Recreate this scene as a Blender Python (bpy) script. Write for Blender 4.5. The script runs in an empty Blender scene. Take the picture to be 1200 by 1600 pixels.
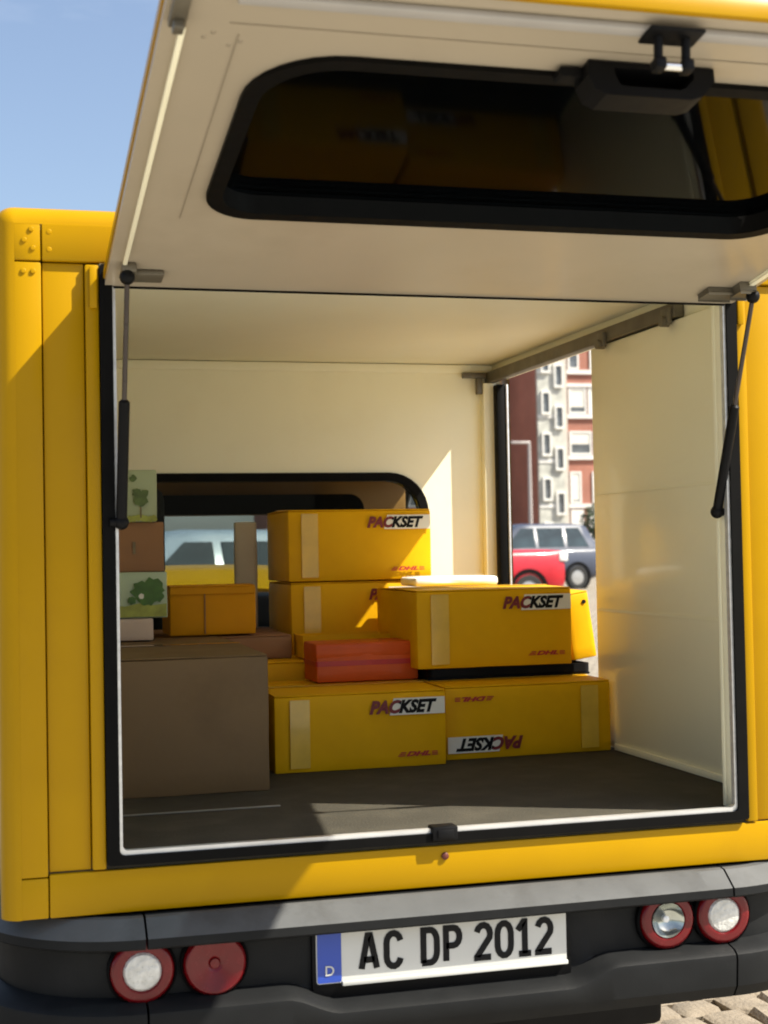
import bpy, bmesh, math, random
from mathutils import Vector, Matrix, noise
R = math.radians
random.seed(7)
S = bpy.context.scene
COL = S.collection

# ---------------------------------------------------------------- camera
cam = bpy.data.cameras.new('camera')
cam.sensor_fit = 'HORIZONTAL'; cam.sensor_width = 36.0
cam.lens = 36.0 * 2264.0 / 1200.0
cam.clip_start = 0.05; cam.clip_end = 2000.0
cam.dof.use_dof = True; cam.dof.focus_distance = 3.5; cam.dof.aperture_fstop = 8.0
co = bpy.data.objects.new('camera', cam); COL.objects.link(co)
yw, pt, rl = R(15.18), R(1.56), R(-1.084)
fw = Vector((math.sin(yw)*math.cos(pt), math.cos(yw)*math.cos(pt), math.sin(pt)))
rt = Vector((math.cos(yw), -math.sin(yw), 0)); up = rt.cross(fw)
rt2 = rt*math.cos(rl) + up*math.sin(rl); up2 = -rt*math.sin(rl) + up*math.cos(rl)
m3 = Matrix((rt2, up2, -fw)).transposed()
co.matrix_world = Matrix.Translation((0, -2.81, 1.5)) @ m3.to_4x4()
S.camera = co

# ---------------------------------------------------------------- light
SUN = Vector((-1.92, 1.0, -2.46)).normalized()
to = -SUN
elev = math.asin(to.z); azim = math.atan2(to.x, to.y)
w = bpy.data.worlds.new('World'); S.world = w; w.use_nodes = True
wn = w.node_tree; bg = wn.nodes['Background']
sky = wn.nodes.new('ShaderNodeTexSky'); sky.sky_type = 'NISHITA'; sky.sun_disc = False
sky.sun_elevation = elev; sky.sun_rotation = azim
sky.air_density = 1.0; sky.dust_density = 2.2; sky.ozone_density = 1.5
# thin high cloud wisps over the whole sky
tc = wn.nodes.new('ShaderNodeTexCoord')
mp = wn.nodes.new('ShaderNodeMapping'); mp.inputs['Scale'].default_value = (1.0, 1.0, 3.2); mp.inputs['Location'].default_value = (.37, .21, .1)
cn = wn.nodes.new('ShaderNodeTexNoise'); cn.inputs['Scale'].default_value = 3.2; cn.inputs['Detail'].default_value = 7
cr = wn.nodes.new('ShaderNodeMapRange'); cr.inputs[1].default_value = 0.50; cr.inputs[2].default_value = 0.85
cr.inputs[3].default_value = 0.04; cr.inputs[4].default_value = 0.5
mx = wn.nodes.new('ShaderNodeMix'); mx.data_type = 'RGBA'
mx.inputs[7].default_value = (7.5, 7.6, 8.0, 1)
wn.links.new(tc.outputs['Generated'], mp.inputs[0]); wn.links.new(mp.outputs[0], cn.inputs['Vector'])
wn.links.new(cn.outputs['Fac'], cr.inputs[0]); wn.links.new(cr.outputs[0], mx.inputs[0])
wn.links.new(sky.outputs[0], mx.inputs[6]); wn.links.new(mx.outputs[2], bg.inputs['Color'])
bg.inputs['Strength'].default_value = 0.087
sl = bpy.data.lights.new('sun', 'SUN'); sl.energy = 5.0; sl.angle = R(0.53); sl.color = (1.0, 0.94, 0.81)
so = bpy.data.objects.new('sun', sl); COL.objects.link(so)
so.rotation_euler = SUN.to_track_quat('-Z', 'Y').to_euler(); so.location = (20, -10, 26)
S.view_settings.view_transform = 'Standard'; S.view_settings.look = 'None'
S.view_settings.exposure = 1.15; S.view_settings.gamma = 1.0
S.view_settings.use_curve_mapping = False
S.cycles.filter_width = 1.9
S.cycles.max_bounces = 14; S.cycles.diffuse_bounces = 7; S.cycles.glossy_bounces = 5
S.cycles.transmission_bounces = 8; S.cycles.transparent_max_bounces = 12
S.cycles.caustics_reflective = False; S.cycles.caustics_refractive = False

# ---------------------------------------------------------------- materials
def mat(name, col, rough=0.5, metal=0.0, ns=8.0, na=0.08, bump=0.0, bs=60.0, coat=0.0, spec=0.5, stretch=None, rn=0.1, col2=None, c2s=3.0, c2lo=.5, c2hi=.7):
    """procedural principled material: base colour mottled by noise, rough variation, optional fine bump, optional second colour in stains"""
    m = bpy.data.materials.new(name); m.use_nodes = True
    nt = m.node_tree; b = nt.nodes['Principled BSDF']; L = nt.links.new
    t = nt.nodes.new('ShaderNodeTexCoord'); src = t.outputs['Object']
    if stretch:
        mpn = nt.nodes.new('ShaderNodeMapping'); mpn.inputs['Scale'].default_value = stretch
        L(src, mpn.inputs[0]); src = mpn.outputs[0]
    n = nt.nodes.new('ShaderNodeTexNoise'); n.inputs['Scale'].default_value = ns; n.inputs['Detail'].default_value = 6
    L(src, n.inputs['Vector'])
    r = nt.nodes.new('ShaderNodeValToRGB')
    lo = [max(0, c*(1-na)) for c in col]; hi = [min(1, c*(1+na)) for c in col]
    r.color_ramp.elements[0].position = .3; r.color_ramp.elements[1].position = .7
    r.color_ramp.elements[0].color = (*lo, 1); r.color_ramp.elements[1].color = (*hi, 1)
    L(n.outputs['Fac'], r.inputs[0]); out = r.outputs[0]
    if col2:
        n3 = nt.nodes.new('ShaderNodeTexNoise'); n3.inputs['Scale'].default_value = c2s; n3.inputs['Detail'].default_value = 8; n3.inputs['Roughness'].default_value = .65
        L(src, n3.inputs['Vector'])
        k = nt.nodes.new('ShaderNodeMapRange'); k.inputs[1].default_value = c2lo; k.inputs[2].default_value = c2hi
        L(n3.outputs['Fac'], k.inputs[0])
        x = nt.nodes.new('ShaderNodeMix'); x.data_type = 'RGBA'; x.inputs[7].default_value = (*col2, 1)
        L(k.outputs[0], x.inputs[0]); L(out, x.inputs[6]); out = x.outputs[2]
    L(out, b.inputs['Base Color'])
    b.inputs['Metallic'].default_value = metal
    b.inputs['Specular IOR Level'].default_value = spec
    b.inputs['Coat Weight'].default_value = coat; b.inputs['Coat Roughness'].default_value = .08
    rr = nt.nodes.new('ShaderNodeMapRange'); rr.inputs[3].default_value = max(.02, rough-rn); rr.inputs[4].default_value = min(1, rough+rn)
    n2 = nt.nodes.new('ShaderNodeTexNoise'); n2.inputs['Scale'].default_value = ns*2.3; n2.inputs['Detail'].default_value = 5
    L(src, n2.inputs['Vector']); L(n2.outputs['Fac'], rr.inputs[0]); L(rr.outputs[0], b.inputs['Roughness'])
    if bump > 0:
        bn = nt.nodes.new('ShaderNodeTexNoise'); bn.inputs['Scale'].default_value = bs; bn.inputs['Detail'].default_value = 4
        L(src, bn.inputs['Vector'])
        bp = nt.nodes.new('ShaderNodeBump'); bp.inputs['Strength'].default_value = bump; bp.inputs['Distance'].default_value = .01
        L(bn.outputs['Fac'], bp.inputs['Height']); L(bp.outputs[0], b.inputs['Normal'])
    return m

def glass(name, tint=(1, 1, 1), clear=.8, rough=.0, ior=1.5):
    m = bpy.data.materials.new(name); m.use_nodes = True
    nt = m.node_tree; nt.nodes.clear(); L = nt.links.new
    o = nt.nodes.new('ShaderNodeOutputMaterial'); mi = nt.nodes.new('ShaderNodeMixShader')
    tr = nt.nodes.new('ShaderNodeBsdfTransparent'); tr.inputs[0].default_value = tuple(c*clear for c in tint) + (1,)
    g = nt.nodes.new('ShaderNodeBsdfGlossy'); g.inputs['Roughness'].default_value = rough
    nz = nt.nodes.new('ShaderNodeTexNoise'); nz.inputs['Scale'].default_value = 2.0
    fr = nt.nodes.new('ShaderNodeFresnel'); fr.inputs[0].default_value = ior
    bp = nt.nodes.new('ShaderNodeBump'); bp.inputs['Strength'].default_value = .02; L(nz.outputs['Fac'], bp.inputs['Height'])
    L(bp.outputs[0], g.inputs['Normal'])
    L(fr.outputs[0], mi.inputs[0]); L(tr.outputs[0], mi.inputs[1]); L(g.outputs[0], mi.inputs[2]); L(mi.outputs[0], o.inputs[0])
    return m

M = {}
M['yellow'] = mat('yellow_paint', (.372, .204, .0), .32, coat=.03, spec=.11, ns=3, na=.05, bump=.015, bs=25, col2=(.335, .178, .001), c2s=2.2, c2lo=.55, c2hi=.8)
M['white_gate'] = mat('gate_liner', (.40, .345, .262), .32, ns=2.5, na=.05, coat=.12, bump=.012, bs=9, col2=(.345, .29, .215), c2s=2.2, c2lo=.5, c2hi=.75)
M['white'] = mat('cream_liner', (.89, .865, .67), .45, ns=2, na=.04, coat=.05, bump=.01, bs=10, col2=(.83, .79, .585), c2s=1.6, c2lo=.5, c2hi=.8)
M['ceiling'] = mat('white_ceiling', (.92, .90, .74), .5, ns=2, na=.03, bump=.006, bs=8)
M['rubber'] = mat('black_rubber', (.003, .0028, .0026), .6, ns=20, na=.2, spec=.08)
M['black'] = mat('black_plastic', (.004, .004, .0044), .5, ns=15, na=.2, bump=.03, bs=300, spec=.12)
M['alu'] = mat('aluminium', (.62, .62, .61), .34, .55, ns=12, na=.12, stretch=(1, 6, 6))
M['steel'] = mat('steel', (.7, .7, .69), .2, 1.0, ns=20, na=.1)
M['darksteel'] = mat('dark_rail', (.13, .115, .085), .5, .3, ns=14, na=.2)
M['floor'] = mat('floor_mat', (.047, .042, .031), .8, spec=.25, ns=9, na=.12, bump=.25, bs=180, col2=(.066, .058, .042), c2s=9, c2lo=.5, c2hi=.8)
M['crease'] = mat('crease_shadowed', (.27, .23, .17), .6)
M['sill'] = mat('sill_strip', (.20, .19, .16), .5, .3, ns=9, na=.3)
M['bumper'] = mat('bumper_plastic', (.011, .0115, .012), .5, spec=.10, ns=10, na=.15, bump=.10, bs=420, col2=(.018, .018, .018), c2s=5, c2lo=.55, c2hi=.85)
M['step_plastic'] = mat('sun_bleached_step', (.085, .088, .090), .55, ns=7, na=.14, bump=.10, bs=420, spec=.2, col2=(.06, .061, .061), c2s=6)
M['recess'] = mat('bumper_recess', (.004, .004, .0044), .5, ns=10, na=.2, bump=.1, bs=400, spec=.04)
M['red_lens'] = mat('red_lens', (.11, .002, .004), .25, spec=.3, coat=.12, ns=30, na=.15)
M['clear_lens'] = mat('clear_lens', (.50, .50, .48), .3, .2, ns=60, na=.22, coat=.5, bump=.35, bs=120)
M['chrome_lens'] = mat('chrome_lens', (.42, .44, .40), .12, .8, ns=10, na=.3, coat=.8)
M['plate_white'] = mat('plate_white', (.50, .50, .475), .45, ns=6, na=.06, spec=.3)
M['plate_blue'] = mat('plate_blue', (.012, .05, .33), .4, ns=6, na=.08)
M['ink'] = mat('black_ink', (.006, .006, .0065), .6, ns=20, na=.1, spec=.15)
M['carton_y'] = mat('yellow_carton', (.70, .375, .0), .55, ns=3.5, na=.08, bump=.06, bs=14, spec=.15, coat=0, col2=(.63, .325, .0), c2s=3, c2lo=.5, c2hi=.8)
M['carton_o'] = mat('orange_yellow_carton', (.58, .25, .001), .6, spec=.15, ns=3.5, na=.1, bump=.08, bs=14)
M['brown'] = mat('brown_cardboard', (.15, .094, .040), .6, spec=.3, ns=3, na=.08, bump=.06, bs=30, col2=(.115, .070, .028), c2s=2.2)
M['brown2'] = mat('reddish_cardboard', (.25, .125, .055), .75, ns=4, na=.12, bump=.1, bs=30)
M['greige'] = mat('grey_beige_carton', (.42, .36, .26), .6, ns=5, na=.08)
M['red_box'] = mat('red_carton', (.54, .085, .012), .5, spec=.2, ns=6, na=.12, coat=.1, bump=.05, bs=20)
M['red_dark'] = mat('dark_red_band', (.40, .018, .016), .45, ns=6, na=.1)
M['tape'] = mat('pale_tape', (.64, .40, .03), .35, ns=14, na=.12, coat=.6, bump=.08, bs=30)
M['tape_b'] = mat('brown_tape', (.19, .12, .062), .25, ns=14, na=.12, coat=.6)
M['white_print'] = mat('white_print', (.70, .68, .60), .5, ns=10, na=.05)
M['ink_red'] = mat('dark_red_ink', (.16, .008, .012), .5, ns=10, na=.1)
M['logo_red'] = mat('red_ink', (.38, .018, .012), .5, ns=10, na=.1)
M['pale_green'] = mat('pale_green_card', (.36, .42, .26), .6, ns=9, na=.1, bump=.05, bs=25)
M['leaf_card'] = mat('green_card', (.38, .47, .33), .6, ns=8, na=.1, bump=.05, bs=25)
M['leaf'] = mat('leaf_print', (.05, .13, .02), .6, ns=30, na=.3)
M['grass_print'] = mat('grass_print', (.30, .33, .06), .6, ns=30, na=.3)
M['trunk_print'] = mat('brown_print', (.16, .12, .06), .6, ns=30, na=.2)
M['lit_top'] = mat('white_lit_top', (.80, .79, .75), .5, ns=8, na=.04, bump=.2, bs=25)  # white colour stands in for sunlight on a carton lid
M['pinkwhite'] = mat('pale_pink_card', (.60, .47, .38), .6, ns=8, na=.06)
M['gate_glass'] = glass('tinted_glass', (.72, .86, .95), .30, .05, 1.24)
M['clear_glass'] = glass('clear_glass', (.96, 1.0, .985), .76, 0.0, 1.12)
M['car_glass'] = mat('dark_car_glass', (.018, .032, .038), .06, ns=3, na=.5, coat=.3)
M['car_grey'] = mat('blue_grey_paint', (.045, .055, .085), .4, .0, coat=.1, ns=4, na=.05)
M['car_red'] = mat('red_paint', (.40, .006, .018), .35, coat=.2, ns=4, na=.05)
M['car_blue'] = mat('pale_blue_paint', (.30, .36, .43), .3, coat=.4, ns=4, na=.05)
M['tyre'] = mat('tyre', (.018, .018, .018), .8, ns=30, na=.2)
M['rim'] = mat('rim', (.45, .45, .45), .35, .7, ns=12, na=.1)
M['lamp_white'] = mat('lamp_lens', (.80, .80, .78), .12, coat=.8, ns=40, na=.1)
M['stone'] = mat('cobble_stone', (.235, .195, .145), .85, ns=11, na=.28, bump=.5, bs=70, col2=(.16, .13, .095), c2s=12)
M['concrete'] = mat('pale_concrete', (.50, .47, .42), .85, ns=1.4, na=.12)
M['bounce_slab'] = mat('bounce_concrete', (.42, .395, .345), .85, ns=2.2, na=.10, bump=.2, bs=40, col2=(.36, .335, .29), c2s=.7)
M['facade_white'] = mat('white_facade', (.70, .68, .64), .7, ns=1.2, na=.08)
M['frame_white'] = mat('white_window_frame', (.70, .69, .65), .5, ns=5, na=.03)
M['stair_glass'] = mat('green_grey_glass', (.47, .47, .42), .3, ns=1.2, na=.3, coat=.1)
M['win_glass'] = mat('window_glass', (.10, .11, .12), .08, ns=1.1, na=.6, coat=.4)
M['blind'] = mat('pale_blind', (.66, .64, .58), .7, ns=6, na=.06)
M['pole'] = mat('pole_metal', (.42, .38, .36), .5, .3, ns=8, na=.1)
M['bark'] = mat('bark', (.08, .06, .045), .9, ns=20, na=.3, bump=.4)
M['foliage'] = mat('dark_foliage', (.035, .055, .018), .7, ns=20, na=.5)
M['white_gloss'] = mat('white_door_panel', (.86, .825, .63), .42, ns=2, na=.03, coat=.24, bump=.004, bs=5)
M['dash'] = mat('dashboard', (.045, .045, .046), .7, ns=10, na=.2, bump=.1, bs=200)
M['cab_trim'] = mat('cab_header', (.30, .15, .03), .6, ns=6, na=.1)
M['seat'] = mat('seat_fabric', (.05, .05, .045), .9, ns=60, na=.3, bump=.2, bs=200)

def brick_mat(name, c1, c2, cm):
    m = bpy.data.materials.new(name); m.use_nodes = True
    nt = m.node_tree; b = nt.nodes['Principled BSDF']; L = nt.links.new
    t = nt.nodes.new('ShaderNodeTexCoord'); s = nt.nodes.new('ShaderNodeSeparateXYZ'); c = nt.nodes.new('ShaderNodeCombineXYZ')
    L(t.outputs['Object'], s.inputs[0]); a = nt.nodes.new('ShaderNodeMath'); a.operation = 'ADD'
    L(s.outputs[0], a.inputs[0]); L(s.outputs[1], a.inputs[1]); L(a.outputs[0], c.inputs[0]); L(s.outputs[2], c.inputs[1])
    k = nt.nodes.new('ShaderNodeTexBrick'); k.inputs['Color1'].default_value = (*c1, 1); k.inputs['Color2'].default_value = (*c2, 1)
    k.inputs['Mortar'].default_value = (*cm, 1); k.inputs['Scale'].default_value = 4.0; k.inputs['Mortar Size'].default_value = .012
    L(c.outputs[0], k.inputs['Vector'])
    n = nt.nodes.new('ShaderNodeTexNoise'); n.inputs['Scale'].default_value = .6; n.inputs['Detail'].default_value = 6
    L(t.outputs['Object'], n.inputs['Vector'])
    x = nt.nodes.new('ShaderNodeMix'); x.data_type = 'RGBA'; x.blend_type = 'MULTIPLY'; x.inputs[0].default_value = .5
    L(k.outputs['Color'], x.inputs[6]); L(n.outputs['Fac'], x.inputs[7])
    mul = nt.nodes.new('ShaderNodeMix'); mul.data_type = 'RGBA'; mul.blend_type = 'ADD'; mul.inputs[0].default_value = .0
    L(x.outputs[2], mul.inputs[6]); L(mul.outputs[2], b.inputs['Base Color']); b.inputs['Roughness'].default_value = .85
    return m
M['brick'] = brick_mat('red_brick', (.52, .20, .13), (.46, .17, .115), (.40, .32, .27))

def ground_mat():
    m = bpy.data.materials.new('cobble_ground'); m.use_nodes = True
    nt = m.node_tree; b = nt.nodes['Principled BSDF']; L = nt.links.new
    t = nt.nodes.new('ShaderNodeTexCoord')
    k = nt.nodes.new('ShaderNodeTexBrick'); k.inputs['Scale'].default_value = 4.6
    k.inputs['Color1'].default_value = (.29, .25, .19, 1); k.inputs['Color2'].default_value = (.235, .20, .15, 1); k.inputs['Mortar'].default_value = (.09, .075, .06, 1)
    k.inputs['Mortar Size'].default_value = .03; k.inputs['Brick Width'].default_value = .5; k.inputs['Row Height'].default_value = .5
    L(t.outputs['Object'], k.inputs['Vector'])
    n = nt.nodes.new('ShaderNodeTexNoise'); n.inputs['Scale'].default_value = .35; n.inputs['Detail'].default_value = 8
    L(t.outputs['Object'], n.inputs['Vector'])
    mr = nt.nodes.new('ShaderNodeMapRange'); mr.inputs[3].default_value = .75; mr.inputs[4].default_value = 1.2; L(n.outputs['Fac'], mr.inputs[0])
    x = nt.nodes.new('ShaderNodeMix'); x.data_type = 'RGBA'; x.blend_type = 'MULTIPLY'; x.inputs[0].default_value = 1
    L(k.outputs['Color'], x.inputs[6]); L(mr.outputs[0], x.inputs[7]); L(x.outputs[2], b.inputs['Base Color'])
    b.inputs['Roughness'].default_value = .9
    bp = nt.nodes.new('ShaderNodeBump'); bp.inputs['Strength'].default_value = .5; bp.inputs['Distance'].default_value = .02
    L(k.outputs['Fac'], bp.inputs['Height']); bp.invert = True; L(bp.outputs[0], b.inputs['Normal'])
    return m
M['ground'] = ground_mat()

# ---------------------------------------------------------------- mesh helpers
WO = {}   # world (or thing-local) origin of every object
def finish(name, bm, m, parent=None, smooth=35, local=False, kind=None):
    """link a bmesh as ONE object, origin at its bounding-box centre, parented under parent"""
    bmesh.ops.recalc_face_normals(bm, faces=bm.faces)
    me = bpy.data.meshes.new(name); 
    vs = [v.co for v in bm.verts]
    c = Vector([(min(v[i] for v in vs) + max(v[i] for v in vs))/2 for i in range(3)])
    bmesh.ops.translate(bm, verts=bm.verts, vec=-c)
    bm.to_mesh(me); bm.free()
    mats = m if isinstance(m, (list, tuple)) else [m]
    for q in mats: me.materials.append(q)
    if smooth:
        for p in me.polygons: p.use_smooth = True
        me.set_sharp_from_angle(angle=R(smooth))
    o = bpy.data.objects.new(name, me); COL.objects.link(o)
    if parent is not None:
        o.parent = parent; o.location = c - WO[parent.name]
    else:
        o.location = c
    WO[o.name] = c
    if kind: o['kind'] = kind
    return o

def thing(name, label, cat, loc=(0, 0, 0), rotz=0.0, group=None, local=False, rot=None):
    o = bpy.data.objects.new(name, None); COL.objects.link(o)
    o.empty_display_size = .2
    o.location = loc; o.rotation_euler = rot if rot else (0, 0, rotz)
    o['label'] = label; o['category'] = cat
    if group: o['group'] = group
    WO[o.name] = Vector((0, 0, 0)) if local else Vector(loc)
    return o

def box(bm, x0, x1, y0, y1, z0, z1, bev=0.0, seg=2, T=None, mi=0):
    r = bmesh.ops.create_cube(bm, size=1.0)
    vs = r['verts']
    for v in vs:
        v.co = Vector((x0 + (v.co.x+.5)*(x1-x0), y0 + (v.co.y+.5)*(y1-y0), z0 + (v.co.z+.5)*(z1-z0)))
    fs = list({f for v in vs for f in v.link_faces})
    if bev > 0:
        es = list({e for v in vs for e in v.link_edges})
        rb = bmesh.ops.bevel(bm, geom=es, offset=bev, segments=seg, affect='EDGES', profile=.5, clamp_overlap=True)
        fs = list(set(rb['faces']) | {f for f in fs if f.is_valid})
        vs = list({v for f in fs for v in f.verts})
    if T:
        for v in vs: v.co = T(v.co)
    for f in fs: f.material_index = mi
    return vs

def tube(bm, p0, p1, r0, r1=None, n=14, caps=True):
    p0 = Vector(p0); p1 = Vector(p1); r1 = r0 if r1 is None else r1
    d = (p1-p0).normalized(); a = d.orthogonal().normalized(); b = d.cross(a)
    A = [bm.verts.new(p0 + a*(r0*math.cos(2*math.pi*i/n)) + b*(r0*math.sin(2*math.pi*i/n))) for i in range(n)]
    B = [bm.verts.new(p1 + a*(r1*math.cos(2*math.pi*i/n)) + b*(r1*math.sin(2*math.pi*i/n))) for i in range(n)]
    for i in range(n): bm.faces.new((A[i], A[(i+1) % n], B[(i+1) % n], B[i]))
    if caps: bm.faces.new(A); bm.faces.new(B)

def lathe(bm, centre, axis, prof, n=28):
    """prof: (radius, height along axis) points; closed at ends when radius is 0"""
    axis = Vector(axis).normalized(); a = axis.orthogonal().normalized(); b = axis.cross(a); c = Vector(centre)
    rings = []
    for r, h in prof:
        if r <= 1e-6: rings.append([bm.verts.new(c + axis*h)])
        else: rings.append([bm.verts.new(c + axis*h + a*(r*math.cos(2*math.pi*i/n)) + b*(r*math.sin(2*math.pi*i/n))) for i in range(n)])
    for A, B in zip(rings, rings[1:]):
        for i in range(n):
            j = (i+1) % n
            if len(A) == 1 and len(B) == 1: continue
            if len(A) == 1: bm.faces.new((A[0], B[j], B[i]))
            elif len(B) == 1: bm.faces.new((A[i], A[j], B[0]))
            else: bm.faces.new((A[i], A[j], B[j], B[i]))

def prism(bm, pts, d0, d1, T):
    """closed polygon pts (a,b) swept from depth d0 to d1, T(a,b,d) -> point"""
    A = [bm.verts.new(T(p[0], p[1], d0)) for p in pts]; B = [bm.verts.new(T(p[0], p[1], d1)) for p in pts]
    n = len(pts)
    bm.faces.new(A); bm.faces.new(B[::-1])
    for i in range(n): bm.faces.new((A[i], B[i], B[(i+1) % n], A[(i+1) % n]))

def rrect(x0, x1, y0, y1, r, n=8):
    rs = r if isinstance(r, (tuple, list)) else (r,)*4   # corner radii: x0y0, x1y0, x1y1, x0y1
    out = []
    for (cx, cy, a0), q in zip(((x0, y0, 180), (x1, y0, 270), (x1, y1, 0), (x0, y1, 90)), rs):
        sx = 1 if cx == x0 else -1; sy = 1 if cy == y0 else -1
        for i in range(n+1):
            a = R(a0 + 90*i/n); out.append((cx + sx*q + q*math.cos(a), cy + sy*q + q*math.sin(a)))
    return out

def ring(bm, outer, inner, d0, d1, T):
    """frame between two loops with equal point count, thick from d0 to d1"""
    n = len(outer); O0 = [bm.verts.new(T(*p, d0)) for p in outer]; I0 = [bm.verts.new(T(*p, d0)) for p in inner]
    O1 = [bm.verts.new(T(*p, d1)) for p in outer]; I1 = [bm.verts.new(T(*p, d1)) for p in inner]
    for i in range(n):
        j = (i+1) % n
        bm.faces.new((O0[i], O0[j], I0[j], I0[i])); bm.faces.new((O1[i], I1[i], I1[j], O1[j]))
        bm.faces.new((O0[i], O1[i], O1[j], O0[j])); bm.faces.new((I0[i], I0[j], I1[j], I1[i]))

def sq_loop(outer_pts, x0, x1, y0, y1):
    """project each point of a rounded loop outward to a rectangle (for sheets with a rounded hole)"""
    cx, cy = (x0+x1)/2, (y0+y1)/2; ow = max(p[0] for p in outer_pts)-min(p[0] for p in outer_pts); oh = max(p[1] for p in outer_pts)-min(p[1] for p in outer_pts)
    hx = sum(p[0] for p in outer_pts)/len(outer_pts); hy = sum(p[1] for p in outer_pts)/len(outer_pts)
    out = []
    n4 = len(outer_pts)//4
    corners = [(x0, y0), (x1, y0), (x1, y1), (x0, y1)]
    for k in range(4):
        seg = outer_pts[k*n4:(k+1)*n4]
        c = corners[k]
        m = len(seg)//2
        for i, p in enumerate(seg):
            # first half runs on one side, second half on the next, the middle is the corner itself
            if i == m: out.append(c); continue
            if k in (0, 2):
                out.append((c[0], p[1]) if i < m else (p[0], c[1]))
            else:
                out.append((p[0], c[1]) if i < m else (c[0], p[1]))
    return out

FONT = {}
def text_bm(txt, height, width=None, shear=0.0, bold=0.0, T=None, depth=.0012, align='LEFT'):
    """lettering as a thin solid; T maps (x, y, depth) -> point; width forces the total width"""
    cu = bpy.data.curves.new('text', 'FONT'); cu.body = txt; cu.size = 1.0; cu.shear = shear; cu.offset = bold
    cu.resolution_u = 3; cu.fill_mode = 'BOTH'; cu.extrude = .5
    ob = bpy.data.objects.new('text', cu); COL.objects.link(ob)
    dg = bpy.context.evaluated_depsgraph_get(); dg.update()
    me = ob.evaluated_get(dg).to_mesh()
    bm = bmesh.new(); bm.from_mesh(me)
    ob.evaluated_get(dg).to_mesh_clear()
    bpy.data.objects.remove(ob); bpy.data.curves.remove(cu)
    xs = [v.co.x for v in bm.verts]; ys = [v.co.y for v in bm.verts]; zs = [v.co.z for v in bm.verts]
    sx0, sy0 = min(xs), min(ys); sy = height/(max(ys)-sy0); sx = (width/(max(xs)-sx0)) if width else sy
    z0, z1 = min(zs), max(zs)
    for v in bm.verts:
        x = (v.co.x-sx0)*sx; y = (v.co.y-sy0)*sy; d = (v.co.z-z0)/(z1-z0)*depth
        v.co = T(x, y, d) if T else Vector((x, y, d))
    return bm

# ================================================================ ground and road setting
GZ = .12
def gh(x, y):
    t = min(1, max(0, (y-7)/18)); return GZ + .25*(t*t*(3-2*t))
bm = bmesh.new()
xs = [-400, -120, -40, -15, -6, 0, 6, 15, 30, 60, 120, 400]; ys = [-400, -120, -40, -12, -4, 0, 4, 7, 10, 13, 16, 19, 22, 25, 40, 80, 160, 420]
g = [[bm.verts.new((x, y, gh(x, y))) for x in xs] for y in ys]
for j in range(len(ys)-1):
    for i in range(len(xs)-1): bm.faces.new((g[j][i], g[j][i+1], g[j+1][i+1], g[j+1][i]))
ground = finish('ground', bm, M['ground'], kind='structure')
# loose-laid stones where the cobbles show under the bumper
protos = []
for q in range(4):
    bm = bmesh.new(); sx = .062 + .006*q; sy = .055 + .004*((q*2) % 3)
    vs = box(bm, -sx, sx, -sy, sy, -.03, .012, .012, 1)
    for v in bm.verts: v.co += Vector((random.uniform(-.006, .006), random.uniform(-.006, .006), random.uniform(-.003, .003)))
    o = finish('paving_stone', bm, M['stone'], ground); protos.append(o)
k = 0; cnt = 0
y = .72
while y < 2.9:
    x = 1.30 + (.07 if k % 2 else 0) + .25*max(0, y-1.0)
    while x < 3.05 and cnt < 296:
        if cnt < 4: o = protos[cnt]
        else:
            o = protos[cnt % 4].copy(); COL.objects.link(o)
        o.parent = ground
        o.location = Vector((x+random.uniform(-.008, .008), y+random.uniform(-.006, .006), GZ+.003+random.uniform(-.003, .003))) - WO['ground']
        o.rotation_euler = (random.uniform(-.03, .03), random.uniform(-.03, .03), random.uniform(-.06, .06) + (math.pi/2 if random.random() < .15 else 0))
        x += .148; cnt += 1
    y += .132; k += 1

# unseen pale concrete behind the van, over the cobbles, added to bounce light inside
bm = bmesh.new()
for i in range(14):
    for j in range(6):
        x0 = -14 + i*2.4; y0 = -14.6 + j*2.4
        box(bm, x0+.006, x0+2.394, y0+.006, y0+2.394, GZ-.05, GZ+.018+random.uniform(-.002, .002), .008, 1)
finish('bounce_pavement', bm, M['bounce_slab'], kind='structure')

# ================================================================ the van
VX0, VX1 = .010, 1.745; YW = 1.98; ZR = 2.172; ZB = .823
van = thing('delivery_van', 'yellow box delivery van seen from behind with its rear hatch raised over stacked cartons', 'delivery van', (.878, 0, GZ))
def part(name, bm, m, parent=van, **k): return finish(name, bm, m, parent, **k)

# outer skin: rounded shell open at the rear, front, bottom
bm = bmesh.new()
def shell_profile(r, n=7):
    pts = [(VX0, ZB)]
    for i in range(n+1):
        a = R(180 - 90*i/n); pts.append((VX0 + r + r*math.cos(a), ZR - r + r*math.sin(a)))
    for i in range(n+1):
        a = R(90 - 90*i/n); pts.append((VX1 - r + r*math.cos(a), ZR - r + r*math.sin(a)))
    pts.append((VX1, ZB)); return pts
RE = .038
def inset(pts, d):
    out = []
    for (x, z) in pts:
        nx = min(max(x, VX0 + RE), VX1 - RE); nz = min(z, ZR - RE)
        v = Vector((x-nx, z-nz)); 
        if v.length > 1e-6: v = v*(1 - d/max(v.length, 1e-6))
        out.append((nx+v.x, nz+v.y))
    return out
base = shell_profile(RE)
rings = []
for i in range(8):
    a = R(90*i/7); rings.append([bm.verts.new((x, RE - RE*math.cos(a) if True else 0, z)) for x, z in inset(base, RE*(1-math.sin(a)))])
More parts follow.
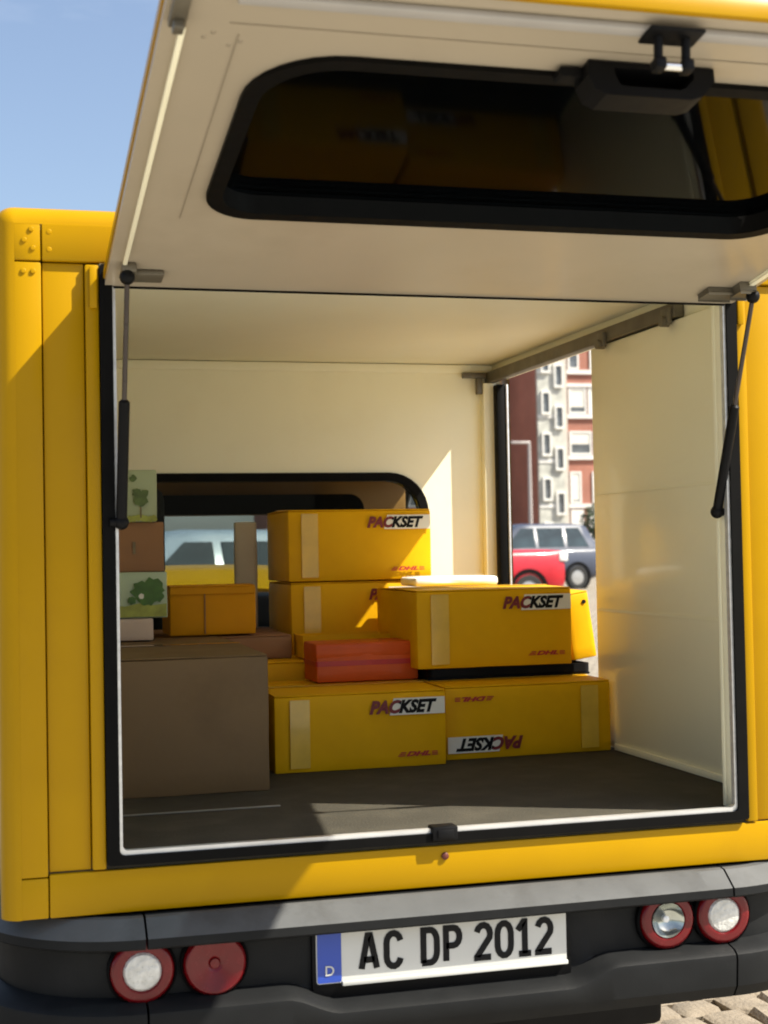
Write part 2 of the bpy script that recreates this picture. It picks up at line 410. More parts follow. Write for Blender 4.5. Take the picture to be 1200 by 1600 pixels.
# left wall goes straight back; right wall has the side-door opening so build it in pieces
DY0, DY1, DZ0, DZ1 = 1.02, 1.925, .93, 2.11
rings.append([bm.verts.new((x, DY0, z)) for x, z in base]); rings.append([bm.verts.new((x, DY1, z)) for x, z in base])
rings.append([bm.verts.new((x, YW+.05, z)) for x, z in base])
for qi, (A, B) in enumerate(zip(rings, rings[1:])):
    for i in range(len(base)-1):
        if qi == len(rings)-3 and i == len(base)-2: continue
        bm.faces.new((A[i], A[i+1], B[i+1], B[i]))
# narrow strips above and below the side door
for za, zb in ((ZB, DZ0), (DZ1, ZR-RE)):
    bm.faces.new([bm.verts.new(p) for p in ((VX1, DY0, za), (VX1, DY1, za), (VX1, DY1, zb), (VX1, DY0, zb))])
part('body_shell', bm, M['yellow'])

# rear face panels (flat, with seams between them)
OX0, OX1, OZ0, OZ1 = .205, 1.555, .914, 2.060
def slab(name, x0, x1, z0, z1, y0=0.0, y1=.03, m='yellow', bev=.003, parent=van):
    bm = bmesh.new(); box(bm, x0, x1, y0, y1, z0, z1, bev, 2); return part(name, bm, M[m], parent)
X_in0, X_in1 = VX0+RE-.002, VX1-RE+.002
slab('corner_post', X_in0, .0965, .9005, 2.0615)
slab('corner_post', 1.6615, X_in1, .9005, 2.0615)
slab('corner_plate', X_in0, .0965, 2.0645, ZR-RE+.002)
slab('corner_plate', 1.6615, X_in1, 2.0645, ZR-RE+.002)
slab('header_panel', .0985, 1.6595, 2.0645, ZR-RE+.002, -.002, .03)
slab('inset_panel', .0985, .1765, .9075, 2.0625, .007, .03)
slab('inset_panel', 1.5815, 1.6595, .9075, 2.0625, .007, .03)
slab('jamb_strip', .1780, OX0-.001, .9075, 2.0595, -.003, .05)
slab('jamb_strip', OX1+.001, 1.5800, .9075, 2.0595, -.003, .05)
slab('bottom_rail', .0985, 1.6595, ZB, .9045, .0, .04)
slab('corner_foot', X_in0, .0965, ZB, .8985)
slab('corner_foot', 1.6615, X_in1, ZB, .8985)
slab('hatch_flange', .186, .200, 1.975, 2.0545, -.011, -.0035, bev=.002)
slab('hatch_flange', 1.558, 1.572, 1.975, 2.0545, -.011, -.0035, bev=.002)
# bolts at the corner joints
bm = bmesh.new(); lathe(bm, (0, 0, 0), (0, -1, 0), [(.0052, 0), (.0052, .0012), (.004, .0022), (0, .0025)], 12)
bolt0 = part('bolt', bm, M['yellow']); first = True
for bx, bz in ((.066, 2.103), (.079, 2.124), (.082, 2.088), (.112, 2.120), (.112, 2.086), (.064, 2.044), (.082, 2.044)):
    for sx in (0, 1):
        x = bx if sx == 0 else VX0+VX1-bx
        o = bolt0 if first else bolt0.copy()
        if not first: COL.objects.link(o); o.parent = van
        first = False; o.location = Vector((x, -.002, bz)) - WO[van.name]

# rubber seal and bright trim round the opening
id3 = lambda a, b, d: Vector((a, d, b))
bm = bmesh.new(); ring(bm, rrect(OX0, OX1, OZ0, OZ1, .006, 3), rrect(OX0+.024, OX1-.024, OZ0+.018, OZ1-.018, .01, 3), -.010, .008, id3)
part('hatch_seal', bm, M['rubber'])
bm = bmesh.new(); ring(bm, rrect(OX0+.0235, OX1-.0235, OZ0+.0175, OZ1-.0175, .01, 4), rrect(OX0+.030, OX1-.030, OZ0+.0265, OZ1-.024, .010, 4), -.004, .010, id3)
part('opening_trim', bm, M['alu'])
# cargo floor, sill strips
FZ = .932
bm = bmesh.new(); box(bm, .06, 1.70, .0105, YW, FZ-.03, FZ, .003)
floor = part('cargo_floor', bm, M['floor'])
bm = bmesh.new(); box(bm, .24, .62, .408, .416, FZ+.0005, FZ+.0035, .001); part('floor_strip', bm, M['sill'], floor)
# liner: ceiling, walls
ZC = 2.146
bm = bmesh.new(); box(bm, .03, 1.73, .03, YW+.04, ZC, ZC+.014, .002); part('ceiling_liner', bm, M['ceiling'])
bm = bmesh.new(); box(bm, .045, .06, .04, YW, FZ-.02, ZC+.01); part('side_liner', bm, M['white'])
bm = bmesh.new(); box(bm, 1.705, 1.72, .04, DY0, FZ-.02, ZC+.01); part('side_liner', bm, M['white'])
bm = bmesh.new(); box(bm, .2065, 1.5535, .0085, .06, 2.0445, ZC-.001, .002); part('header_liner', bm, M['white'])
bm = bmesh.new(); box(bm, .062, .2295, .046, .06, FZ+.001, 2.043, .002); part('post_liner', bm, M['white'])
bm = bmesh.new(); box(bm, 1.5305, 1.700, .046, .06, FZ+.001, 2.043, .002); part('post_liner', bm, M['white'])
for x0, x1 in ((.2065, .2290), (1.5310, 1.5535)):
    bm = bmesh.new(); box(bm, x0, x1, .0105, .0455, FZ+.001, 2.043, .002); part('jamb_liner', bm, M['white'])
for x0, x1 in ((.05, .204), (1.556, 1.705)):
    bm = bmesh.new(); box(bm, x0, x1, .0305, .0445, ZB+.01, 2.13); part('seam_backing', bm, M['rubber'])
# front wall with window hole
WX0, WX1, WZ0, WZ1 = .315, 1.445, 1.24, 1.758
hole = rrect(WX0, WX1, WZ0, WZ1, (.1, .1, .13, .13), 8)
outer = sq_loop(hole, .035, 1.73, FZ-.02, ZC-.001)
bm = bmesh.new(); ring(bm, outer, hole, YW, YW+.03, id3)
fwall = part('front_wall', bm, M['white'], smooth=0)
bm = bmesh.new(); ring(bm, rrect(WX0-.012, WX1+.012, WZ0-.012, WZ1+.012, (.11, .11, .14, .14), 8), rrect(WX0+.016, WX1-.016, WZ0+.016, WZ1-.016, (.085, .085, .115, .115), 8), YW-.012, YW+.042, id3)
part('window_seal', bm, M['rubber'], fwall)
bm = bmesh.new(); prism(bm, rrect(WX0+.0165, WX1-.0165, WZ0+.0165, WZ1-.0165, (.085, .085, .115, .115), 8), YW+.014, YW+.018, id3)
part('window_pane', bm, M['clear_glass'], fwall)
bm = bmesh.new(); box(bm, .07, 1.62, YW-.010, YW-.0005, ZC-.032, ZC-.002, .003); part('ceiling_moulding', bm, M['white'], fwall)
bm = bmesh.new(); box(bm, 1.7005, 1.7045, .0605, YW-.002, 2.119, ZC-.001, .001); part('upper_liner', bm, M['white'])
# side door: pillar, seal, rail, hangers, sliding panel
bm = bmesh.new(); box(bm, 1.655, 1.703, 1.942, YW-.001, FZ, 2.079, .004); part('door_pillar', bm, M['white'])
bm = bmesh.new(); box(bm, 1.690, 1.722, 1.902, 1.941, FZ, 2.07, .004); part('door_seal', bm, M['rubber'])
bm = bmesh.new(); box(bm, 1.7225, 1.731, 1.898, 1.914, FZ, 2.07, .003); part('door_jamb', bm, M['alu'])
bm = bmesh.new(); box(bm, 1.706, 1.732, DY0, 1.901, 2.088, 2.108, .003); part('door_lintel', bm, M['white'])
bm = bmesh.new(); box(bm, 1.704, 1.732, DY0, 1.901, FZ-.05, FZ+.004, .004); part('door_sill', bm, M['alu'])
bm = bmesh.new(); box(bm, 1.672, 1.703, .52, YW-.002, 2.080, 2.118, .004)
rail = part('door_rail', bm, M['darksteel'])
bm = bmesh.new(); box(bm, 1.585, 1.6715, YW-.03, YW-.0105, 2.096, 2.116, .003); box(bm, 1.634, 1.6535, YW-.034, YW-.012, 2.04, 2.0955, .003)
part('rail_bracket', bm, M['darksteel'], rail)
for y in (.55, .955):
    bm = bmesh.new(); box(bm, 1.66, 1.672, y-.022, y+.022, 2.062, 2.105, .003); tube(bm, (1.65, y, 2.072), (1.672, y, 2.072), .014)
    part('rail_hanger', bm, M['darksteel'], rail)
bm = bmesh.new()
box(bm, 1.682, 1.700, .075, 1.070, FZ+.008, 2.074, .003)
sd = part('sliding_door', bm, M['white_gloss'])
bm = bmesh.new(); box(bm, 1.680, 1.6815, .08, 1.06, 1.318, 1.324); part('door_crease', bm, M['white'], sd)
bm = bmesh.new(); box(bm, 1.680, 1.6815, .08, 1.06, 1.648, 1.652); part('door_crease', bm, M['white'], sd)
bm = bmesh.new(); box(bm, 1.674, 1.6815, .08, .95, FZ+.001, FZ+.020, .003); part('kick_strip', bm, M['white'], sd)

# catch and lock pin on the bottom rail
bm = bmesh.new(); box(bm, .846, .900, -.018, .02, .917, .946, .004); box(bm, .856, .890, -.022, -.017, .922, .940, .003)
part('hatch_catch', bm, M['black'])
bm = bmesh.new(); lathe(bm, (.876, 0, .884), (0, -1, 0), [(.0075, 0), (.0075, .004), (.0045, .006), (0, .0064)], 14)
part('lock_pin', bm, mat('rusty_pin', (.10, .02, .012), .5, .2, ns=40, na=.3))

# ---- the raised hatch
B = R(9.0); hs, hc = math.sin(B), math.cos(B); HZ = 2.018
def G(x, l, n): return Vector((x, -hc*l - hs*n, HZ + hs*l - hc*n))
GX0, GX1, GL = .211, 1.549, 1.128
gh_hole = rrect(.353, 1.407, .392, .942, (.085, .085, .125, .125), 8)
bm = bmesh.new(); ring(bm, sq_loop(gh_hole, GX0+.004, GX1-.004, .004, GL-.006), gh_hole, 0, -.012, G)
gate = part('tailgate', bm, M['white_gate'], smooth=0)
bm = bmesh.new(); ring(bm, sq_loop(gh_hole, GX0+.001, GX1-.001, .0, GL), gh_hole, -.0125, -.026, G)
box(bm, GX0-.003, GX1+.003, GL-.005, GL+.006, -.026, .004, .002, 2, lambda v: G(v.x, v.y, v.z))
part('outer_skin', bm, M['yellow'], gate, smooth=30)
bm = bmesh.new(); ring(bm, rrect(.345, 1.415, .384, .950, (.092, .092, .132, .132), 8), rrect(.371, 1.389, .412, .924, (.07, .07, .11, .11), 8), -.034, .008, G)
part('window_gasket', bm, M['rubber'], gate)
bm = bmesh.new(); prism(bm, rrect(.372, 1.388, .413, .923, (.07, .07, .11, .11), 8), -.030, -.025, G)
part('window_glass', bm, M['gate_glass'], gate)
for sx in (0, 1):
    f = (lambda x: x) if sx == 0 else (lambda x: GX0+GX1-x)
    bm = bmesh.new(); box(bm, f(.238), f(.246), .06, 1.0, .0005, .0075, .002, 2, lambda v: G(v.x, v.y, v.z)); part('edge_strip', bm, M['white'], gate)
    bm = bmesh.new(); box(bm, f(.222), f(.244), 1.005, 1.10, .0005, .010, .002, 2, lambda v: G(v.x, v.y, v.z)); box(bm, f(.226), f(.240), 1.01, 1.03, .0095, .022, .002, 2, lambda v: G(v.x, v.y, v.z)); part('edge_bracket', bm, M['darksteel'], gate)
    # strut mount: wedge plate
    bm = bmesh.new(); box(bm, f(.252), f(.318), .060, .106, .0005, .012, .004, 2, lambda v: G(v.x, v.y, v.z)); box(bm, f(.236), f(.264), .098, .142, .0005, .020, .005, 2, lambda v: G(v.x, v.y, v.z)); part('strut_mount', bm, M['darksteel'], gate)
    # corner stiffener creases and rivets
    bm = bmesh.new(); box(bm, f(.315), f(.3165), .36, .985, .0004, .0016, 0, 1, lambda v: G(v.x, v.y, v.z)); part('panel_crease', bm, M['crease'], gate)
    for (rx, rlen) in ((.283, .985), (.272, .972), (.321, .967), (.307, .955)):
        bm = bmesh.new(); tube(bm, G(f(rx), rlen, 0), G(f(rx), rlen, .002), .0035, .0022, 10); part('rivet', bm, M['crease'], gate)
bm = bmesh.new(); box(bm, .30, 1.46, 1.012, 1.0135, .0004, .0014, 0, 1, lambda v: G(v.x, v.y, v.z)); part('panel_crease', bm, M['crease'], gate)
bm = bmesh.new(); box(bm, .30, 1.46, 1.072, 1.094, .0004, .010, .003, 2, lambda v: G(v.x, v.y, v.z)); part('end_seal', bm, mat('grey_seal', (.36, .345, .33), .5, ns=8), gate)
bm = bmesh.new(); box(bm, GX0+.02, GX1-.02, .002, .008, .0004, .004, .002, 2, lambda v: G(v.x, v.y, v.z)); part('hinge_seal', bm, M['rubber'], gate)
# grab handle: hollow black housing
TG = lambda v: G(v.x, v.y, v.z)
bm = bmesh.new()
HT = lambda a, b, d: G(a, d, b)
ho = [(.800, .002), (.798, .024), (.806, .044), (.822, .052), (.950, .052), (.968, .046), (.990, .022), (.990, .002)]
hi = [(.838, .011), (.838, .020), (.844, .034), (.852, .038), (.936, .038), (.944, .034), (.958, .020), (.958, .011)]
ring(bm, ho, hi, .945, .992, HT)
prism(bm, ho, .9440, .9449, HT)
hn = part('grab_handle', bm, M['black'], gate, smooth=20)
bm = bmesh.new(); prism(bm, rrect(.765, .799, .004, .018, .004, 3), .948, .972, HT); part('handle_lever', bm, M['black'], gate)
# striker loop
bm = bmesh.new(); box(bm, .838, .918, 1.066, 1.110, .0105, .016, .003, 2, TG)
for x in (.858, .898):
    tube(bm, G(x, 1.088, .015), G(x, 1.080, .052), .0062)
    box(bm, x-.008, x+.008, 1.070, 1.092, .044, .060, .003, 2, TG)
part('striker', bm, M['black'], gate)
bm = bmesh.new(); tube(bm, G(.852, 1.081, .053), G(.904, 1.081, .053), .0058); part('striker_bar', bm, M['steel'], gate)

# gas struts
for a, b in (((.240, -.012, 1.565), (.246, -.135, 2.012)), ((1.517, .028, 1.572), (1.524, -.135, 2.012))):
    a = Vector(a); b = Vector(b); mid = a.lerp(b, .50)
    bm = bmesh.new(); tube(bm, a, mid, .0105); tube(bm, mid, mid + (b-a)*.01, .0105, .006)
    st = part('gas_strut', bm, M['black'])
    bm = bmesh.new(); tube(bm, mid, b, .0048); part('strut_rod', bm, mat('dark_rod', (.05, .04, .035), .3, .6, ns=20) if 'dark_rod' not in bpy.data.materials else bpy.data.materials['dark_rod'], st)
    s = -1 if a.x < .8 else 1
    for p in (a, b):
        bm = bmesh.new(); r = bmesh.ops.create_uvsphere(bm, u_segments=14, v_segments=8, radius=.0145, matrix=Matrix.Translation(p))
        if p is a: tube(bm, p, p + Vector((s*.022, 0, 0)), .009)
        else: tube(bm, p, G(p.x, .12, .0005), .008)
        part('ball_joint', bm, M['black'], st)

# ---- bumper
def lip(x):
    t = abs(x - .8775)
    e = min(1, max(0, (t-.235)/.11)); e = e*e*(3-2*e)
    return .622 + .034*e
def bprof(x):
    zl = lip(x); k = min(1, max(0, (zl-.622)/.034)); 
    bow = .012*(1 - ((x-.8775)/.9)**2)
    o = .060 + bow
    return [(.02, .817), (-.012, .8185), (-.026, .8165), (-o, .786), (-o-.001, .770), (-o+.003, .766), (-.028, .7605), (-.020, .752), (-.018, .66+.0),
            (-.020, zl+.012), (-o+.004, zl+.002), (-o-.006, zl-.006), (-o-.008, zl-.016), (-o-.004, .585), (-o+.012, .560), (-.01, .548), (.10, .545)]
def bump_piece(x0, x1, n, name, curve=0):
    bm = bmesh.new(); prev = None; ends = []
    for i in range(n+1):
        x = x0 + (x1-x0)*i/n; pr = bprof(x)
        rg = []
        for (yy, zz) in pr:
            if curve:   # corner piece: wrap forward round the side
                t = (x - (x0 if curve > 0 else x1)) / (x1-x0) * (1 if curve > 0 else -1)
                t = max(0, min(1, t)); a = t*math.pi/2
                R0 = abs(x1-x0); cx = (x0 if curve > 0 else x1); depth = -yy
                rad = R0*.86 + depth
                px = cx + curve*math.sin(a)*rad; py = R0*.86 - math.cos(a)*rad
                rg.append(bm.verts.new((px, py, zz)))
            else: rg.append(bm.verts.new((x, yy, zz)))
        if prev:
            for k in range(len(rg)-1):
                f = bm.faces.new((prev[k], prev[k+1], rg[k+1], rg[k])); f.material_index = 1 if k in (1, 2) else 0
        ends.append(rg); prev = rg
    bm.faces.new(ends[0]); bm.faces.new(ends[-1])
    bm.faces.ensure_lookup_table()
    o = part(name, bm, [M['bumper'], M['step_plastic']], smooth=28)
    return o
bump_piece(.274, 1.481, 90, 'bumper')
bump_piece(1.4855, 1.775, 18, 'bumper_corner', 1)
bump_piece(-.020, .2695, 18, 'bumper_corner', -1)
# lamps
def lamp(x, z, kind):
    y = -.020
    bm = bmesh.new(); lathe(bm, (x, y, z), (0, -1, 0), [(.066, 0), (.066, .012), (.062, .016), (.0605, .012)], 32); hsg = part('tail_lamp', bm, M['recess'])
    r_in = .036
    if kind == 'red':
        bm = bmesh.new(); lathe(bm, (x, y, z), (0, -1, 0), [(.0605, .008), (.060, .018), (.056, .024)] + [(.054-.004*q, .0255 + (.0006 if q % 2 else 0) - .0009*q) for q in range(11)] + [(.010, .014), (0, .012)], 32); part('red_lens', bm, M['red_lens'], hsg)
        bm = bmesh.new(); lathe(bm, (x, y, z), (0, -1, 0), [(.009, .010), (.009, .018), (0, .019)], 14); part('lens_boss', bm, M['red_lens'], hsg)
    else:
        bm = bmesh.new(); lathe(bm, (x, y, z), (0, -1, 0), [(.0605, .008), (.060, .016), (.056, .021), (.052, .0225), (.047, .0218), (.043, .0228), (r_in+.003, .022), (r_in, .018), (r_in, .012)], 32); part('red_ring', bm, M['red_lens'], hsg)
        bm = bmesh.new()
        if kind == 'clear': lathe(bm, (x, y, z), (0, -1, 0), [(r_in, .018), (r_in-.004, .0215), (.018, .023), (0, .0235)], 28); part('clear_lens', bm, M['clear_lens'], hsg)
        else:
            lathe(bm, (x, y, z), (0, -1, 0), [(r_in, .022), (.030, .014), (.018, .004), (.006, .001), (0, .001)], 28); part('reflector_bowl', bm, M['chrome_lens'], hsg)
            bm = bmesh.new(); lathe(bm, (x, y, z), (0, -1, 0), [(.007, .001), (.007, .012), (0, .016)], 14); part('bulb', bm, M['lamp_white'], hsg)
lamp(.265, .719, 'clear'); lamp(.402, .722, 'red'); lamp(1.345, .725, 'reverse'); lamp(1.474, .725, 'clear')
# registration plate
PX0, PX1, PZ0, PZ1 = .600, 1.121, .661, .768
TP = lambda a, b, d: Vector((a, -.030 - d, b))
bm = bmesh.new(); box(bm, PX0-.008, PX1+.012, -.030, -.016, PZ0-.032, PZ1+.004, .004)
pl = part('license_plate', bm, M['black'])
bm = bmesh.new(); prism(bm, rrect(PX0, PX1, PZ0, PZ1, .006, 4), 0, .003, TP); part('plate_face', bm, M['plate_white'], pl)
bm = bmesh.new(); prism(bm, rrect(PX0+.002, PX0+.050, PZ0+.002, PZ1-.002, .004, 4), .0035, .0042, TP); part('blue_band', bm, M['plate_blue'], pl)
bm = bmesh.new(); box(bm, PX0+.05, PX1-.001, -.0440, -.0335, PZ0-.004, PZ0+.004, .001); part('plate_ledge', bm, M['plate_white'], pl)
def arc(cx, cy, rx, ry, a0, a1, n=7): return [(cx+rx*math.cos(R(a0+(a1-a0)*i/n)), cy+ry*math.sin(R(a0+(a1-a0)*i/n))) for i in range(n+1)]
def ribbon(bm, pts, w_, T, d0, d1, closed=False):
    """a flat stroke of width w_ along the points, with mitred joints"""
    P = [Vector(q) for q in pts]
    P = [q for i, q in enumerate(P) if i == 0 or (q-P[i-1]).length > 1e-6]
    if closed and (P[0]-P[-1]).length < 1e-6: P.pop()
    n = len(P); Ls, Rs = [], []
    for i in range(n):
        a = P[i]-P[i-1] if (i > 0 or closed) else P[1]-P[0]
        b = P[(i+1) % n]-P[i] if (i < n-1 or closed) else P[-1]-P[-2]
        a.normalize(); b.normalize(); t = (a+b).normalized(); nn = Vector((-t.y, t.x)); k = w_/2/max(.45, nn.dot(Vector((-a.y, a.x))))
        Ls.append(P[i]+nn*k); Rs.append(P[i]-nn*k)
    for i in range(n if closed else n-1):
        j = (i+1) % n; q = [Ls[i], Ls[j], Rs[j], Rs[i]]
        A = [bm.verts.new(T(v.x, v.y, d0)) for v in q]; B2 = [bm.verts.new(T(v.x, v.y, d1)) for v in q]
        bm.faces.new(B2); bm.faces.new(A[::-1])
        for k in range(4): bm.faces.new((A[k], B2[k], B2[(k+1) % 4], A[(k+1) % 4]))
def glyph(c):
    if c == 'A': return [[(.04, 0), (.43, 1), (.57, 1), (.96, 0)], [(.18, .27), (.82, .27)]]
    if c == 'C': return [arc(.5, .72, .42, .28, 10, 180) + arc(.5, .28, .42, .28, 180, 350)]
    if c == 'D': return [[(.1, 0), (.1, 1), (.5, 1)] + arc(.5, .66, .42, .34, 90, 0) + arc(.5, .34, .42, .34, 0, -90) + [(.0, 0)]]
    if c == 'P': return [[(.1, 0), (.1, 1), (.55, 1)] + arc(.55, .73, .38, .27, 90, -90) + [(.1, .46)]]
    if c == '2': return [arc(.5, .72, .42, .28, 165, -25) + [(.08, .03), (.08, 0), (.95, 0)]]
    if c == '0': return [arc(.5, .68, .42, .32, 0, 180) + arc(.5, .32, .42, .32, 180, 360)]
    if c == '1': return [[(.12, .74), (.48, 1), (.56, 1), (.56, 0)], [(.18, 0), (.94, 0)]]
CW, CH = .034, .064
for c, x0 in (('A', .685), ('C', .735), ('D', .810), ('P', .857), ('2', .922), ('0', .966), ('1', 1.008), ('2', 1.052)):
    bm = bmesh.new()
    for path in glyph(c):
        ribbon(bm, [(x0+.004+a*CW, PZ0+.0225+b*CH) for a, b in path], 0.0124, TP, .0034, .0044, c == '0')
    part('lettering', bm, M['ink'], pl, smooth=0)
bm = text_bm('D', .019, None, 0, .01, lambda x, y, d: TP(PX0+.0175+x, PZ0+.016+y, .0045+d)); part('lettering', bm, M['plate_white'], pl, smooth=0)
# ---- underbody, wheels
bm = bmesh.new(); box(bm, .10, 1.66, .12, 3.4, .62, .82, .02); part('chassis', bm, M['black'])
bm = bmesh.new(); box(bm, .20, 1.40, .10, .30, .46, .60, .02); part('rear_axle', bm, M['black'])
for x in (.09, 1.46):
    for y in (.95, 3.35):
        bm = bmesh.new(); cx = x + (.0 if x < .5 else .0)
        lathe(bm, (cx, y, GZ+.315), (1, 0, 0), [(.19, 0), (.29, 0), (.315, .03), (.315, .155), (.29, .185), (.19, .185)], 32)
        wl = part('wheel', bm, M['tyre'])
        bm = bmesh.new(); lathe(bm, (cx, y, GZ+.315), (1, 0, 0), [(.0, .02), (.10, .015), (.19, .005), (.19, .18), (.1, .165), (0, .17)], 24); part('rim', bm, M['rim'], wl)
# ---- cab in front of the cargo box
bm = bmesh.new()
box(bm, .05, 1.705, YW+.06, YW+.075, .823, 1.20, .004)
cab = part('cab_body', bm, M['yellow'])
for x in (.05, 1.665):
    bm = bmesh.new(); box(bm, x, x+.04, YW+.08, 3.45, .823, 1.33, .01); part('cab_door', bm, M['yellow'], cab)
    bm = bmesh.new(); box(bm, x, x+.045, YW+.055, YW+.20, 1.331, 1.81, .01); part('door_post', bm, M['yellow'], cab)
bm = bmesh.new(); box(bm, .05, 1.705, YW+.055, 3.02, 1.811, 1.86, .012); part('cab_roof', bm, M['yellow'], cab)
bm = bmesh.new(); box(bm, .10, 1.65, 2.92, 2.98, 1.655, 1.810, .012); part('cab_header', bm, M['cab_trim'], cab)
for x in (.08, 1.66):
    bm = bmesh.new(); tube(bm, (x+.01, 2.98, 1.81), (x+.01, 3.42, 1.34), .035, .04, 10); part('windscreen_pillar', bm, M['black'], cab)
bm = bmesh.new(); prism(bm, [(.12, 0), (1.64, 0), (1.64, 1), (.12, 1)], 0, .006, lambda a, b, d: Vector((a, 3.42-.42*b+d, 1.35+.45*b))); part('windscreen', bm, M['clear_glass'], cab)
bm = bmesh.new(); box(bm, .10, 1.66, 2.86, 3.42, 1.20, 1.335, .03, 3); part('dashboard', bm, M['dash'], cab)
bm = bmesh.new()
cs = [(3.46, 1.352), (3.60, 1.43), (3.85, 1.455), (4.10, 1.39), (4.28, 1.22), (4.33, .95)]
rows = [[bm.verts.new((x, yy, zz - .10*(abs(x-.8775)/.83)**3)) for x in [.06 + i*(1.635/12) for i in range(13)]] for yy, zz in cs]
for a, b in zip(rows, rows[1:]):
    for i in range(12): bm.faces.new((a[i], a[i+1], b[i+1], b[i]))
part('bonnet', bm, M['yellow'], cab)
bm = bmesh.new(); prism(bm, rrect(.20, 1.44, 1.655, 1.732, (.03, .012, .06, .02), 6), 2.80, 2.825, id3); part('sun_visor', bm, M['black'], cab)
bm = bmesh.new(); box(bm, .42, .575, 2.14, 2.24, 1.40, 1.74, .05, 3); box(bm, .20, .575, 2.12, 2.25, .95, 1.43, .05, 3); part('driver_seat', bm, M['seat'], cab)

# ================================================================ parcels
def soft_box(bm, w_, d, h, amp, seed, bev=.004, cuts=5):
    """a carton: bevelled box with faintly bulged, uneven sides; origin at the middle of its base"""
    b2 = bmesh.new(); bmesh.ops.create_cube(b2, size=1.0)
    for v in b2.verts: v.co = Vector((v.co.x*w_, v.co.y*d, (v.co.z+.5)*h))
    bmesh.ops.bevel(b2, geom=list(b2.edges), offset=bev, segments=2, affect='EDGES', profile=.5)
    long_e = [e for e in b2.edges if e.calc_length() > min(w_, d, h)*.5]
    bmesh.ops.subdivide_edges(b2, edges=long_e, cuts=cuts, use_grid_fill=True)
    for v in b2.verts:
        p = v.co; u = (p.x/w_*2, p.y/d*2, p.z/h*2-1)
        k = 1
        ax = max(range(3), key=lambda i: abs(u[i]))
        for i in range(3):
            if i != ax: k *= max(0, 1-u[i]*u[i])
        nv = noise.noise(Vector((p.x*6+seed, p.y*6, p.z*6)))
        dirv = Vector((0, 0, 0)); dirv[ax] = 1 if u[ax] > 0 else -1
        v.co = p + dirv*(amp*(.6*k + .9*nv*k)) + noise.noise_vector(Vector((p.x*9+seed, p.y*9, p.z*9)))*amp*.35
    me = bpy.data.meshes.new('t'); b2.to_mesh(me); b2.free(); bm.from_mesh(me); bpy.data.meshes.remove(me)

def carton(label, x0, x1, y0, z0, z1, d, m='carton_y', yaw=0, group=None, amp=.0036, seed=0, name='carton', flaps=True, tape=None, roll=0, cat='carton'):
    w_ = x1-x0; h = z1-z0
    t = thing(name, label, cat, ((x0+x1)/2, y0+d/2, z0), group=group, local=True, rot=(0, R(roll), R(yaw)))
    fh = .004 if flaps else 0
    bm = bmesh.new(); soft_box(bm, w_, d, h-fh, amp, seed); finish('carton_body', bm, M[m], t)
    if flaps:
        for s in (-1, 1):
            bm = bmesh.new()
            T = lambda v, s=s: Vector((v.x, v.y, v.z + (.0025 if abs(v.y) < .02 else 0)))
            box(bm, -w_/2+.001, w_/2-.001, (.0015 if s > 0 else -d/2+.001), (d/2-.001 if s > 0 else -.0015), h-fh+.0006, h, .001, 1, T)
            finish('top_flap', bm, M[m], t)
    if tape:
        bm = bmesh.new(); box(bm, -w_/2-.002, w_/2+.002, -.024, .024, h+.0035, h+.0045); finish('tape_strip', bm, M[tape], t)
    return t, w_, d, h

def packset(label, x0, x1, y0, z0, z1, d=.35, yaw=0, seed=0, flip=False, group='yellow cartons with printed word', side=True):
    t, w_, d, h = carton(label, x0, x1, y0, z0, z1, d, 'carton_y', yaw, group, seed=seed, tape='tape')
    yf = -d/2 - .0066
    def P(a, b, dd):   # front face, a from left, b from bottom
        if flip: a, b = w_-a, h-b
        return Vector((-w_/2 + a, yf - dd, b))
    tw, th = w_*.40, .036
    a0, b0 = w_ - tw - .026, h - .022 - th
    bm = bmesh.new(); prism(bm, [(a0+tw*.30, b0-.004), (w_-.004, b0-.004), (w_-.004, b0+th+.004), (a0+tw*.36, b0+th+.004)], 0, .0006, P); finish('white_panel', bm, M['white_print'], t, smooth=0)
    bm = text_bm('PACKSET', th, tw, .30, .052, lambda x, y, dd: P(a0+x, b0+y, .0008+dd*.5))
    # letters run from dark red (left) to black (right)
    bm.faces.ensure_lookup_table()
    for f in bm.faces:
        c = f.calc_center_median(); a = c.x + w_/2
        if flip: a = w_ - a
        f.material_index = 0 if a < a0 + tw*.44 else 1
    finish('lettering', bm, [M['ink_red'], M['ink']], t, smooth=0)
    lw, lh = w_*.145, .0125; l0, lb = w_ - lw - .045, .028
    bm = text_bm('DHL', lh, lw, .35, .05, lambda x, y, dd: P(l0+x, lb+y, .0004+dd*.5))
    for q in range(3):
        zz = lb + .0005 + q*.0042
        prism(bm, [(l0-.024+.004*q, zz), (l0-.003+.001*q, zz), (l0-.002+.001*q, zz+.0024), (l0-.022+.004*q, zz+.0024)], .0004, .001, P)
        prism(bm, [(l0+lw+.003, zz), (l0+lw+.020, zz), (l0+lw+.019, zz+.0024), (l0+lw+.004, zz+.0024)], .0004, .001, P)
    finish('logo', bm, M['logo_red'], t, smooth=0)
    # pale strip of packing tape down the left of the front face and along its foot
    bm = bmesh.new(); prism(bm, [(.040, .012), (.092, .012), (.092, h-.012), (.040, h-.012)], -.001, .0004, P); finish('tape_strip', bm, M['tape'], t, smooth=0)
    return t, w_, d, h

